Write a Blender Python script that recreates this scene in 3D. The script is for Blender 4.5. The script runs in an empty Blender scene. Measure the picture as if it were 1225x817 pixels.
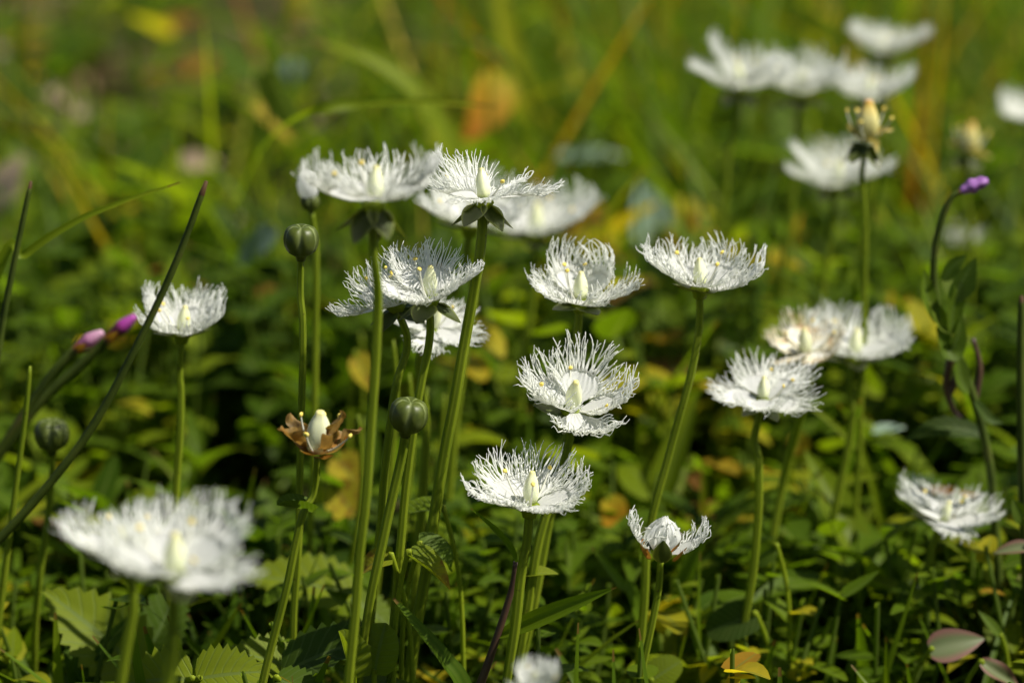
import bpy, math, random
import numpy as np
from mathutils import Vector, Matrix, noise

SC = bpy.context.scene
COL = SC.collection
R = math.radians
PI = math.pi

# ------------------------------------------------------------------ camera
CAM_H, PITCH, LENS, SENSOR = 0.243, R(14.0), 100.0, 36.0
FOCUS = 0.578
cd = bpy.data.cameras.new('camera'); cam = bpy.data.objects.new('camera', cd); COL.objects.link(cam)
cam.location = (0, 0, CAM_H); cam.rotation_euler = (PI/2 - PITCH, 0, 0)
cd.lens = LENS; cd.sensor_width = SENSOR; cd.clip_start = 0.01; cd.clip_end = 500
cd.dof.use_dof = True; cd.dof.focus_distance = FOCUS; cd.dof.aperture_fstop = 10.2
SC.camera = cam

# ------------------------------------------------------------------ world, sun, exposure
SUN_EL, SUN_AZ = R(54), R(104)            # azimuth measured from +Y (away from the camera) towards +X
w = bpy.data.worlds.new('World'); SC.world = w; w.use_nodes = True
nt = w.node_tree; bg = nt.nodes['Background']
sky = nt.nodes.new('ShaderNodeTexSky'); sky.sky_type = 'NISHITA'; sky.sun_disc = False
sky.sun_elevation = SUN_EL; sky.sun_rotation = SUN_AZ
nt.links.new(sky.outputs[0], bg.inputs[0]); bg.inputs[1].default_value = 0.05
sl = bpy.data.lights.new('sun', 'SUN'); sl.energy = 5.0; sl.angle = R(0.5); sl.color = (1.0, 0.95, 0.86)
so = bpy.data.objects.new('sun', sl); COL.objects.link(so)
sdir = Vector((math.sin(SUN_AZ)*math.cos(SUN_EL), math.cos(SUN_AZ)*math.cos(SUN_EL), math.sin(SUN_EL)))
so.rotation_euler = sdir.to_track_quat('Z', 'Y').to_euler(); so.location = sdir*5
vs = SC.view_settings
vs.view_transform = 'Standard'; vs.look = 'None'; vs.gamma = 1; vs.use_curve_mapping = False
vs.exposure = 0.47
SC.render.engine = 'CYCLES'
SC.cycles.max_bounces = 14; SC.cycles.transmission_bounces = 6; SC.cycles.diffuse_bounces = 10
SC.cycles.caustics_reflective = False; SC.cycles.caustics_refractive = False
SC.cycles.use_denoising = True

# ------------------------------------------------------------------ where a direction of view meets the world
CP = Vector((0, 0, CAM_H))
FW = Vector((0, math.cos(PITCH), -math.sin(PITCH))); UP = Vector((0, math.sin(PITCH), math.cos(PITCH)))
def ray(px, py):
    return FW + Vector((1, 0, 0))*((px-612.5)/1225*SENSOR/LENS) + UP*((408.5-py)/1225*SENSOR/LENS)
def at(px, py, Y):
    d = ray(px, py); return CP + d*(Y/d.y)
def mm_px(Y):                      # metres covered by one photograph pixel at about distance Y
    return (Y/math.cos(PITCH))*SENSOR/LENS/1225

# ------------------------------------------------------------------ materials
def mat(name, build):
    m = bpy.data.materials.new(name); m.use_nodes = True
    t = m.node_tree; t.nodes.clear()
    out = t.nodes.new('ShaderNodeOutputMaterial')
    t.links.new(build(t), out.inputs[0]); return m
def N(t, kind, **kw):
    n = t.nodes.new(kind)
    for k, v in kw.items(): setattr(n, k, v)
    return n
def attr(t, name):
    n = N(t, 'ShaderNodeAttribute'); n.attribute_name = name; return n.outputs['Fac']
def noise_fac(t, scale, detail=3, coord='Object'):
    n = N(t, 'ShaderNodeTexNoise'); n.inputs['Scale'].default_value = scale; n.inputs['Detail'].default_value = detail
    c = N(t, 'ShaderNodeTexCoord'); t.links.new(c.outputs[coord], n.inputs['Vector']); return n.outputs['Fac']
def ramp(t, fac, stops):
    r = N(t, 'ShaderNodeValToRGB'); e = r.color_ramp.elements
    while len(e) < len(stops): e.new(0.5)
    for k, (p, c) in zip(e, stops): k.position = p; k.color = (*c, 1)
    t.links.new(fac, r.inputs[0]); return r.outputs[0]
def math_(t, op, a, b=None, c=None):
    n = N(t, 'ShaderNodeMath', operation=op)
    for i, v in enumerate((a, b, c)):
        if v is None: continue
        if isinstance(v, (int, float)): n.inputs[i].default_value = v
        else: t.links.new(v, n.inputs[i])
    return n.outputs[0]
def mixc(t, fac, a, b, mode='MIX'):
    n = N(t, 'ShaderNodeMix', data_type='RGBA', blend_type=mode)
    for i, v in ((0, fac), (6, a), (7, b)):
        if isinstance(v, (int, float)): n.inputs[i].default_value = v
        elif isinstance(v, tuple): n.inputs[i].default_value = (*v, 1)
        else: t.links.new(v, n.inputs[i])
    return n.outputs[2]
def surf(t, color, rough=0.5, spec=0.35, trans=0.0, tcol=None, bump=None, sss=0.0):
    p = N(t, 'ShaderNodeBsdfPrincipled')
    if isinstance(color, tuple): p.inputs['Base Color'].default_value = (*color, 1)
    else: t.links.new(color, p.inputs['Base Color'])
    p.inputs['Roughness'].default_value = rough; p.inputs['Specular IOR Level'].default_value = spec
    if sss:
        p.inputs['Subsurface Weight'].default_value = sss; p.inputs['Subsurface Scale'].default_value = 0.0012
        p.inputs['Subsurface Radius'].default_value = (1, 1, 0.6)
    if bump is not None:
        b = N(t, 'ShaderNodeBump'); b.inputs['Strength'].default_value = 0.5; b.inputs['Distance'].default_value = 0.0004
        t.links.new(bump, b.inputs['Height']); t.links.new(b.outputs[0], p.inputs['Normal'])
    if not trans: return p.outputs[0]
    tr = N(t, 'ShaderNodeBsdfTranslucent')
    tc = tcol if tcol is not None else color
    if isinstance(tc, tuple): tr.inputs[0].default_value = (*tc, 1)
    else: t.links.new(tc, tr.inputs[0])
    mx = N(t, 'ShaderNodeMixShader'); mx.inputs[0].default_value = trans
    t.links.new(p.outputs[0], mx.inputs[1]); t.links.new(tr.outputs[0], mx.inputs[2]); return mx.outputs[0]

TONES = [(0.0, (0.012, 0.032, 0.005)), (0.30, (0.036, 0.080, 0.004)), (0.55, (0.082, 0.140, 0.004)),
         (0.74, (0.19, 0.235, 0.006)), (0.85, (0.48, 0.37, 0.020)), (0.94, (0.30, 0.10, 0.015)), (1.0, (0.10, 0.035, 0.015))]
def bright(t, c, k=1.9):
    n = N(t, 'ShaderNodeMix', data_type='RGBA', blend_type='MULTIPLY'); n.inputs[0].default_value = 1
    t.links.new(c, n.inputs[6]); n.inputs[7].default_value = (k*1.0, k, k*0.4, 1); return n.outputs[2]
def m_herb(t):                                             # small leaves of the undergrowth
    c = ramp(t, attr(t, 'tone'), TONES)
    c = mixc(t, math_(t, 'MULTIPLY', noise_fac(t, 600), 0.4), c, (0.085, 0.12, 0.006))
    c = mixc(t, math_(t, 'MULTIPLY', math_(t, 'LESS_THAN', math_(t, 'ABSOLUTE', attr(t, 'lat')), 0.1), 0.5), c, (0.16, 0.21, 0.04))
    return surf(t, c, 0.5, 0.13, 0.48, bright(t, c, 2.4))
def m_leaf(t):                                             # leaves seen closely: veins and pale margins
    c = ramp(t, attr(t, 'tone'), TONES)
    lat = math_(t, 'ABSOLUTE', attr(t, 'lat')); lon = attr(t, 'lon')
    wv = math_(t, 'SINE', math_(t, 'MULTIPLY', math_(t, 'ADD', math_(t, 'SUBTRACT', lon, math_(t, 'MULTIPLY', lat, 0.22)), math_(t, 'MULTIPLY', noise_fac(t, 130), 0.10)), 52.0))
    v = math_(t, 'POWER', math_(t, 'MAXIMUM', wv, 0.0), 5.0)
    mid = math_(t, 'LESS_THAN', lat, 0.07)
    v2 = math_(t, 'MAXIMUM', math_(t, 'MULTIPLY', v, 0.30), math_(t, 'MULTIPLY', mid, 0.55))
    c2 = mixc(t, v2, c, (0.13, 0.19, 0.06))
    c2 = mixc(t, math_(t, 'MULTIPLY', noise_fac(t, 350, 5), 0.35), c2, (0.10, 0.11, 0.02))
    old = math_(t, 'MULTIPLY', math_(t, 'GREATER_THAN', attr(t, 'tone'), 0.765), math_(t, 'MULTIPLY', math_(t, 'SUBTRACT', noise_fac(t, 420, 5), 0.48), 5.0))
    c2 = mixc(t, math_(t, 'MINIMUM', math_(t, 'MAXIMUM', old, 0.0), 0.75), c2, (0.20, 0.085, 0.015))
    return surf(t, c2, 0.55, 0.14, 0.38, bright(t, c2, 2.3), bump=math_(t, 'MULTIPLY', v2, -1.0))
def m_grass(t):
    c = ramp(t, attr(t, 'tone'), TONES)
    st = math_(t, 'SINE', math_(t, 'MULTIPLY', attr(t, 'lat'), 11.0))
    c = mixc(t, math_(t, 'MULTIPLY', math_(t, 'ADD', st, 1.0), 0.10), c, (0.15, 0.20, 0.02))
    c = mixc(t, math_(t, 'MULTIPLY', math_(t, 'GREATER_THAN', attr(t, 'lon'), 0.955), 0.7), c, (0.14, 0.06, 0.02))
    return surf(t, c, 0.5, 0.15, 0.44, bright(t, c, 2.3))
def m_stem(t):
    c = ramp(t, noise_fac(t, 55, 4), [(0.3, (0.185, 0.25, 0.010)), (0.6, (0.25, 0.31, 0.014)), (0.8, (0.32, 0.35, 0.03))])
    c = mixc(t, math_(t, 'MULTIPLY', attr(t, 'lat'), 0.45), c, (0.065, 0.105, 0.008))
    sp = math_(t, 'GREATER_THAN', noise_fac(t, 900, 2), 0.71); c = mixc(t, math_(t, 'MULTIPLY', sp, 0.55), c, (0.07, 0.045, 0.012))
    return surf(t, c, 0.55, 0.22, 0.34, bright(t, c, 1.8), sss=0.35)
def m_darkstem(t):
    c = ramp(t, noise_fac(t, 120, 4), [(0.3, (0.038, 0.060, 0.008)), (0.58, (0.070, 0.100, 0.012)), (0.8, (0.12, 0.10, 0.03))])
    c = mixc(t, math_(t, 'GREATER_THAN', attr(t, 'lon'), 0.975), c, (0.085, 0.048, 0.02))
    return surf(t, c, 0.6, 0.15, 0.15, bright(t, c, 1.6))
def m_purplestem(t):
    c = ramp(t, noise_fac(t, 140, 4), [(0.3, (0.045, 0.022, 0.018)), (0.7, (0.10, 0.055, 0.03))]); return surf(t, c, 0.45, 0.4)
def m_petal(t):
    c = ramp(t, noise_fac(t, 260, 3), [(0.3, (0.90, 0.91, 0.88)), (0.7, (0.94, 0.94, 0.92))])
    vn = math_(t, 'SINE', math_(t, 'ADD', math_(t, 'MULTIPLY', attr(t, 'lat'), 26.0), math_(t, 'MULTIPLY', noise_fac(t, 500), 5.0)))
    c = mixc(t, math_(t, 'MULTIPLY', math_(t, 'MAXIMUM', vn, 0.0), 0.2), c, (0.76, 0.80, 0.70))
    return surf(t, c, 0.6, 0.15, 0.52, (0.95, 0.96, 0.90), bump=math_(t, 'MULTIPLY', vn, 0.3))
def m_oldpetal(t):
    c = ramp(t, noise_fac(t, 330, 4), [(0.42, (0.90, 0.89, 0.82)), (0.62, (0.86, 0.79, 0.56)), (0.76, (0.55, 0.30, 0.12))])
    return surf(t, c, 0.6, 0.2, 0.3, (0.8, 0.72, 0.5))
def m_witherpetal(t):
    c = ramp(t, noise_fac(t, 420, 4), [(0.3, (0.07, 0.045, 0.022)), (0.5, (0.25, 0.16, 0.045)), (0.68, (0.30, 0.13, 0.015))])
    return surf(t, c, 0.5, 0.25, 0.4, (0.45, 0.26, 0.05))
def m_sepal(t):
    lat = math_(t, 'ABSOLUTE', attr(t, 'lat'))
    c = ramp(t, lat, [(0.0, (0.034, 0.062, 0.008)), (0.76, (0.045, 0.076, 0.010)), (0.94, (0.18, 0.22, 0.04))])
    c = mixc(t, math_(t, 'MULTIPLY', noise_fac(t, 300, 4), 0.35), c, (0.10, 0.07, 0.02))
    return surf(t, c, 0.45, 0.4, 0.25, bright(t, c, 1.6))
def m_browsepal(t):
    c = ramp(t, noise_fac(t, 380, 4), [(0.3, (0.20, 0.055, 0.012)), (0.5, (0.40, 0.15, 0.02)), (0.66, (0.18, 0.16, 0.03))])
    return surf(t, c, 0.5, 0.25, 0.25, (0.50, 0.22, 0.03))
def m_ovary(t):
    c = ramp(t, attr(t, 'lon'), [(0.0, (0.60, 0.64, 0.32)), (0.35, (0.72, 0.76, 0.50)), (0.88, (0.74, 0.75, 0.46)), (1.0, (0.66, 0.60, 0.22))])
    return surf(t, c, 0.4, 0.4, sss=0.35)
def m_tanovary(t):
    c = ramp(t, attr(t, 'lon'), [(0.0, (0.40, 0.36, 0.10)), (0.6, (0.66, 0.60, 0.24)), (0.88, (0.62, 0.46, 0.10)), (1.0, (0.50, 0.24, 0.04))]); return surf(t, c, 0.5, 0.35, sss=0.2)
def m_goldpetal(t):
    c = ramp(t, noise_fac(t, 420, 4), [(0.35, (0.34, 0.30, 0.07)), (0.6, (0.56, 0.46, 0.14)), (0.75, (0.40, 0.18, 0.03))]); return surf(t, c, 0.5, 0.3, 0.35, (0.6, 0.5, 0.12))
def m_filament(t): return surf(t, (0.78, 0.78, 0.66), 0.5, 0.3, 0.2)
def m_anther(t):
    c = ramp(t, noise_fac(t, 1500, 2), [(0.3, (0.78, 0.56, 0.06)), (0.7, (0.86, 0.74, 0.22))]); return surf(t, c, 0.7, 0.2)
def m_bud(t):
    s = attr(t, 'lat')
    c = ramp(t, noise_fac(t, 450, 4), [(0.3, (0.036, 0.052, 0.006)), (0.7, (0.085, 0.108, 0.012))])
    c = mixc(t, math_(t, 'MULTIPLY', math_(t, 'POWER', s, 2.5), math_(t, 'MULTIPLY', math_(t, 'MULTIPLY', attr(t, 'lon'), noise_fac(t, 160)), 1.5)), c, (0.24, 0.28, 0.11))
    return surf(t, c, 0.45, 0.35)
def m_pink(t):
    c = ramp(t, attr(t, 'lon'), [(0.0, (0.30, 0.10, 0.16)), (0.4, (0.52, 0.24, 0.38)), (1.0, (0.70, 0.48, 0.58))])
    st = math_(t, 'MULTIPLY', noise_fac(t, 900, 2), 0.5)
    return surf(t, mixc(t, st, c, (0.42, 0.06, 0.26)), 0.5, 0.3, 0.25, (0.7, 0.25, 0.5))
def m_magenta(t):
    c = ramp(t, attr(t, 'lon'), [(0.0, (0.10, 0.03, 0.04)), (0.45, (0.16, 0.03, 0.07)), (0.6, (0.40, 0.05, 0.32)), (1.0, (0.48, 0.10, 0.42))])
    return surf(t, c, 0.5, 0.3, 0.2)
def m_violet(t):
    c = ramp(t, noise_fac(t, 700, 2), [(0.3, (0.26, 0.09, 0.34)), (0.7, (0.46, 0.22, 0.55))]); return surf(t, c, 0.5, 0.3, 0.2)
def m_dry(t):
    c = ramp(t, attr(t, 'tone'), [(0, (0.10, 0.055, 0.028)), (0.45, (0.22, 0.14, 0.075)), (0.8, (0.40, 0.31, 0.21)), (1, (0.50, 0.43, 0.33))])
    c = mixc(t, math_(t, 'MULTIPLY', noise_fac(t, 160, 5), 0.6), c, (0.12, 0.06, 0.03)); return surf(t, c, 0.75, 0.15, 0.12)
def m_pale(t):                                             # silvery leaf
    lat = math_(t, 'ABSOLUTE', attr(t, 'lat'))
    c = ramp(t, lat, [(0, (0.32, 0.40, 0.26)), (0.12, (0.20, 0.29, 0.19)), (1, (0.25, 0.34, 0.24))])
    return surf(t, c, 0.35, 0.55, 0.2, (0.25, 0.36, 0.12))
def m_orangeleaf(t):
    c = ramp(t, attr(t, 'lon'), [(0.0, (0.46, 0.40, 0.02)), (0.4, (0.50, 0.27, 0.015)), (1.0, (0.42, 0.12, 0.012))])
    return surf(t, c, 0.5, 0.25, 0.45, (0.62, 0.26, 0.02))
def m_redleaf(t):
    lat = math_(t, 'ABSOLUTE', attr(t, 'lat'))
    c = ramp(t, lat, [(0, (0.17, 0.22, 0.09)), (0.45, (0.11, 0.16, 0.05)), (0.85, (0.22, 0.09, 0.07))])
    c = mixc(t, math_(t, 'MULTIPLY', noise_fac(t, 260, 5), 0.5), c, (0.20, 0.16, 0.10)); return surf(t, c, 0.42, 0.4, 0.3)
def m_ground(t):
    c = ramp(t, noise_fac(t, 3.2, 8), [(0.30, (0.030, 0.026, 0.010)), (0.5, (0.040, 0.050, 0.010)), (0.62, (0.085, 0.055, 0.024)), (0.8, (0.050, 0.062, 0.012))])
    c = mixc(t, math_(t, 'MULTIPLY', noise_fac(t, 90, 6), 0.6), c, (0.035, 0.022, 0.010))
    return surf(t, c, 0.95, 0.1, bump=noise_fac(t, 240, 8))
M = {k[2:]: mat(k[2:] + '_material', f) for k, f in list(globals().items()) if k.startswith('m_') and callable(f) and k != 'mm_px'}

# ------------------------------------------------------------------ mesh helpers
class MB:
    def __init__(s): s.v, s.f, s.tone, s.lat, s.lon = [], [], [], [], []
    def vert(s, p, tone=0.5, lat=0.0, lon=0.0):
        s.v.append((p[0], p[1], p[2])); s.tone.append(tone); s.lat.append(lat); s.lon.append(lon); return len(s.v)-1
    def grid(s, a, rows, cols, wrap=False):
        for i in range(rows-1):
            for j in range(cols if wrap else cols-1):
                k = (j+1) % cols
                s.f.append((a+i*cols+j, a+i*cols+k, a+(i+1)*cols+k, a+(i+1)*cols+j))
    def data(s, name, m, smooth=True):
        d = bpy.data.meshes.new(name); d.from_pydata(s.v, [], s.f)
        for nm, vals in (('tone', s.tone), ('lat', s.lat), ('lon', s.lon)):
            at_ = d.attributes.new(nm, 'FLOAT', 'POINT'); at_.data.foreach_set('value', vals)
        if smooth: d.polygons.foreach_set('use_smooth', [True]*len(d.polygons))
        d.materials.append(m); d.update(); return d
    def build(s, name, m, parent=None, mtx=None, smooth=True):
        return link(name, s.data(name, m, smooth), parent, mtx)
def link(name, d, parent=None, mtx=None):
    o = bpy.data.objects.new(name, d); COL.objects.link(o)
    if parent is not None: o.parent = parent
    if mtx is not None: o.matrix_basis = mtx
    return o
def tag(o, label, cat, group=None):
    o['label'] = label; o['category'] = cat
    if group: o['group'] = group
    return o
def thing(name, loc, label, cat, group=None):
    o = bpy.data.objects.new(name, None); COL.objects.link(o); o.empty_display_size = 0.01; o.location = loc
    return tag(o, label, cat, group)
def perp(d):
    a = Vector((0, 0, 1)) if abs(d.z) < 0.8 else Vector((1, 0, 0))
    s = d.cross(a).normalized(); return s, s.cross(d).normalized()
def spline(pts, n):
    P = [pts[0]*2-pts[1]] + list(pts) + [pts[-1]*2-pts[-2]]; out = []
    for i in range(1, len(P)-2):
        for k in range(n):
            t = k/n; a, b, c, d = P[i-1:i+3]
            out.append(0.5*((2*b)+(c-a)*t+(2*a-5*b+4*c-d)*t*t+(3*b-a-3*c+d)*t**3))
    out.append(P[-2].copy()); return out
def tube(mb, path, rad, sides=8, ridge=0.0, nr=5, tone=0.5, cap=True):
    a = len(mb.v); n = len(path); s = None
    for i, p in enumerate(path):
        d = (path[min(i+1, n-1)]-path[max(i-1, 0)]).normalized()
        if s is None: s, u = perp(d)
        else: s = (s-d*s.dot(d)).normalized()
        u = s.cross(d)
        r = rad(i/(n-1)) if callable(rad) else rad
        for j in range(sides):
            th = 2*PI*j/sides; g = 0.5-0.5*math.cos(nr*th); q = r*(1-ridge*g)
            mb.vert(p+(s*math.cos(th)+u*math.sin(th))*q, tone, g if ridge else 0.0, i/(n-1))
    mb.grid(a, n, sides, True)
    if cap:
        mb.f.append(tuple(range(a+sides-1, a-1, -1))); e = a+(n-1)*sides; mb.f.append(tuple(range(e, e+sides)))
def lathe(mb, prof, sides=16, ridge=0.0, nr=5, centre=Vector((0, 0, 0)), phase=0.0, sharp=1):
    a = len(mb.v); zs = [q[1] for q in prof]; z0, z1 = zs[0], zs[-1]
    for r, z in prof:
        for j in range(sides):
            th = 2*PI*j/sides; g = (0.5+0.5*math.cos(nr*th+phase))**sharp; q = r*(1-ridge*g)
            mb.vert(centre+Vector((q*math.cos(th), q*math.sin(th), z)), 0.5, g, (z-z0)/(z1-z0+1e-9))
    mb.grid(a, len(prof), sides, True)
    mb.f.append(tuple(range(a+sides-1, a-1, -1))); e = a+(len(prof)-1)*sides; mb.f.append(tuple(range(e, e+sides)))
PROF = {
    'late': lambda t: (0.20+0.80*min(1, max(0, (t-0.48)/0.16)))*max(0.03, (1-t)/0.52 if t > 0.7 else 1)**0.5,
    'grass': lambda t: min(1.0, 0.55+3*t)*max(0.03, (1-t))**0.55,
    'lance': lambda t: max(0.03, math.sin(PI*min(1, t*0.94+0.06)**0.8))**0.9,
    'ovate': lambda t: max(0.03, math.sin(PI*min(1, t*0.96+0.04)**0.62))**0.75,
    'heart': lambda t: max(0.03, math.sqrt(max(0, 1-((t-0.38)/0.64)**2))),
    'round': lambda t: max(0.04, math.sqrt(max(0, 1-(2*t-1)**2))),
}
def leaf(mb, base, d, nrm, L, W, bend=0.0, fold=0.2, nseg=6, cols=(-1, 0, 1), prof='ovate', serr=0.0, teeth=9, tone=0.5, twist=0.0, wave=0.0, tonetip=None):
    d = d.normalized(); s = d.cross(nrm)
    s = s.normalized() if s.length > 1e-4 else perp(d)[0]
    n = s.cross(d).normalized(); p = base.copy(); a = len(mb.v); pf = PROF[prof]; m = len(cols)
    for i in range(nseg+1):
        t = i/nseg; ang = bend*t
        dd = d*math.cos(ang)-n*math.sin(ang); nn = n*math.cos(ang)+d*math.sin(ang)
        tw = twist*t; ss = s*math.cos(tw)+nn*math.sin(tw); n2 = nn*math.cos(tw)-s*math.sin(tw)
        if i: p = p+dd*(L/nseg)
        wd = W*0.5*pf(t); saw = 0.0
        if serr: saw = serr*(((t*teeth) % 1.0)-0.5)*-1
        tn = tone if tonetip is None else tone+(tonetip-tone)*t
        for v in cols:
            ww = wd*(1+(saw if abs(v) > 0.99 else 0))
            off = ss*(ww*v*math.cos(fold))+n2*(abs(v)*ww*math.sin(fold)+wave*W*math.sin(t*9+v*3)*abs(v))
            mb.vert(p+off+(dd*(saw*W*0.25) if abs(v) > 0.99 and serr else Vector()), tn, v, t)
    mb.grid(a, nseg+1, m)
    return p
FINE = (-1, -0.66, -0.33, 0, 0.33, 0.66, 1)

# ------------------------------------------------------------------ ground
random.seed(5)
mb = MB()
xs = sorted(set([round(-1.3+0.04*i, 3) for i in range(66)]+[-60, -25, -10, -4, -2, 2, 4, 10, 25, 60]))
ys = sorted(set([round(-0.2+0.04*i, 3) for i in range(85)]+[-60, -20, -5, -1.5, 3.6, 4.5, 7, 12, 25, 60, 120]))
def gz(x, y):
    k = 0.012*noise.noise(Vector((x*3.1, y*3.1, 1)))+0.006*noise.noise(Vector((x*11, y*11, 4)))
    return k
for y in ys:
    for x in xs: mb.vert((x, y, gz(x, y)))
mb.grid(0, len(ys), len(xs))
g = mb.build('ground', M['ground']); g['kind'] = 'structure'

def spot(rng, y0, y1, margin=0.16):
    while True:
        y = rng.uniform(y0, y1); hw = 0.18*y+margin
        if rng.random() < hw/(0.18*y1+margin):
            return rng.uniform(-hw, hw), y

# ------------------------------------------------------------------ undergrowth masses
rng = random.Random(11)
mb = MB()
for i in range(1500):                                       # dead leaves lying on the soil
    x, y = spot(rng, 0.42, 2.9)
    left = x < -0.02*y
    if (y > 1.2 and not left and rng.random() < 0.6) or (y < 1.0 and rng.random() < 0.55): continue
    a = rng.uniform(0, 2*PI); L = rng.uniform(0.008, 0.034 if y > 1.0 else 0.020)
    leaf(mb, Vector((x, y, gz(x, y)+rng.uniform(0.001, 0.010))), Vector((math.cos(a), math.sin(a), rng.uniform(-.2, .3))),
         Vector((rng.uniform(-.4, .4), rng.uniform(-.4, .4), 1)), L, L*rng.uniform(0.3, 0.6), rng.uniform(-0.8, 0.9), rng.uniform(-.4, .5), 4, tone=rng.random()**(1.6 if y > 1.0 else 2.6))
o = mb.build('leaf_litter', M['dry']); o['kind'] = 'stuff'

mb = MB(); gr = random.Random(21)
n_clump = 2200
for c in range(n_clump):                                    # tufts of grass
    x0, y0 = spot(gr, 0.40, 3.0, 0.2)
    dens = noise.noise(Vector((x0*2.3, y0*2.3, 9)))
    if dens < -0.25 and gr.random() < 0.8: continue
    if y0 > 1.0 and x0 < -0.05*y0 and gr.random() < 0.55: continue
    if y0 > 1.3 and x0 < .02*y0 and gr.random() < .82: continue
    nb = gr.randint(4, 11); tn = gr.gauss(0.52, 0.10)
    if y0 < 0.74: hmax = 0.045
    elif y0 < 1.0: hmax = 0.092
    else: hmax = 0.16
    for b in range(nb):
        x = x0+gr.gauss(0, 0.018); y = y0+gr.gauss(0, 0.018); a = gr.uniform(0, 2*PI)
        L = hmax*gr.uniform(0.45, 1.25); lean = gr.uniform(0.1, 0.9)
        d = Vector((math.cos(a)*lean, math.sin(a)*lean, 1))
        t = min(0.82, max(0.1, tn+gr.gauss(0, 0.07)))
        if y0 > 0.85 and gr.random() < 0.06: t = gr.uniform(0.8, 0.95)
        leaf(mb, Vector((x, y, gz(x, y)-0.002)), d, Vector((math.cos(a), math.sin(a), 0.05))*-1, L, gr.uniform(0.0018, 0.0048),
             gr.uniform(-1.3, 0.3)*-1, 0.25, 6, prof='grass', tone=t, twist=gr.uniform(-.9, .9))
o = mb.build('grass', M['grass']); o['kind'] = 'stuff'

mb = MB(); hr = random.Random(33)
for c in range(8200):                                       # little leafy herbs close to the soil
    x0, y0 = spot(hr, 0.40, 2.7, 0.2) if c < 6500 else spot(hr, 0.60, 0.86, 0.10)
    if y0 > 1.1 and hr.random() < 0.3: continue
    if y0 > .68 and noise.noise(Vector((x0*7, y0*7, 12))) < -0.20: continue
    if -.15 < x0/y0 < -.055 and .47 < y0 < .63 and hr.random() < .75: continue
    if y0 > 1.0 and x0 < -0.05*y0 and hr.random() < 0.45: continue
    if y0 > 1.3 and x0 < .02*y0 and hr.random() < .84: continue
    h = hr.uniform(0.008, 0.044) if y0 < 0.72 else hr.uniform(0.015, 0.07)
    base = Vector((x0, y0, gz(x0, y0)))
    top = base+Vector((hr.gauss(0, 0.008), hr.gauss(0, 0.008), h))
    tube(mb, [base, (base+top)/2+Vector((hr.gauss(0, .002), hr.gauss(0, .002), 0)), top], 0.0005, 4, tone=0.35, cap=False)
    k = noise.noise(Vector((x0*4.5, y0*4.5, 2)))
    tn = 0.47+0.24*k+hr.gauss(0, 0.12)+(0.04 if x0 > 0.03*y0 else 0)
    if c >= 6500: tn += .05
    if x0/y0 < -.075 and .70 < y0 < 1.0: tn -= .14  # darker leaf colour on the left stands in for shade
    if -.115 < x0/y0 < -.012 and .64 < y0 < .98: tn -= .24  # deep shadow pocket painted into the leaf tone
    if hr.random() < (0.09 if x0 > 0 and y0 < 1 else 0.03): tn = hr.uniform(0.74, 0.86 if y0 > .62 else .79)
    if hr.random() < 0.02 and y0 > .66: tn = hr.uniform(0.90, 1.0)
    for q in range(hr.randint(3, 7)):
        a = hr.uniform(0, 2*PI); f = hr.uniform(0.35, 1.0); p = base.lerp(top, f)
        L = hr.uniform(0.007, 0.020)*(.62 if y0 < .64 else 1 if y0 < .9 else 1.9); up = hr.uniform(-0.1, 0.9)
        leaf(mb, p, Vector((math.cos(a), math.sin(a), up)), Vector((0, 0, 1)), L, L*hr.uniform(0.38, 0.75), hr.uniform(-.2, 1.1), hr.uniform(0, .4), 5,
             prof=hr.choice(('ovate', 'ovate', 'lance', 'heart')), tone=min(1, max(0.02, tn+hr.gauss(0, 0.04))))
for c in range(420):
    x0, y0 = spot(hr, 0.63, 1.25, 0.08)
    dark = -.115 < x0/y0 < -.012 and y0 < .98  # the same hollow: its shade is painted as a darker leaf tone
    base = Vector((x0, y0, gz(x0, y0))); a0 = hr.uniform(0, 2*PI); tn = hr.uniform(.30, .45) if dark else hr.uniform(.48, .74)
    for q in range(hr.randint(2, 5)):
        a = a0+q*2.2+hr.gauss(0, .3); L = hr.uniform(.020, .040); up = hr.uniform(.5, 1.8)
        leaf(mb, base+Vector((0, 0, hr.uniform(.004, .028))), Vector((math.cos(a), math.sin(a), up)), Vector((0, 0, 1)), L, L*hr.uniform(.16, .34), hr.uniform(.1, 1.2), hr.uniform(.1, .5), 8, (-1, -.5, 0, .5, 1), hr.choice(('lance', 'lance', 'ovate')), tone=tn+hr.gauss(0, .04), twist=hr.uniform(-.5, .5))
o = mb.build('ground_cover', M['herb']); o['kind'] = 'stuff'

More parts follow.
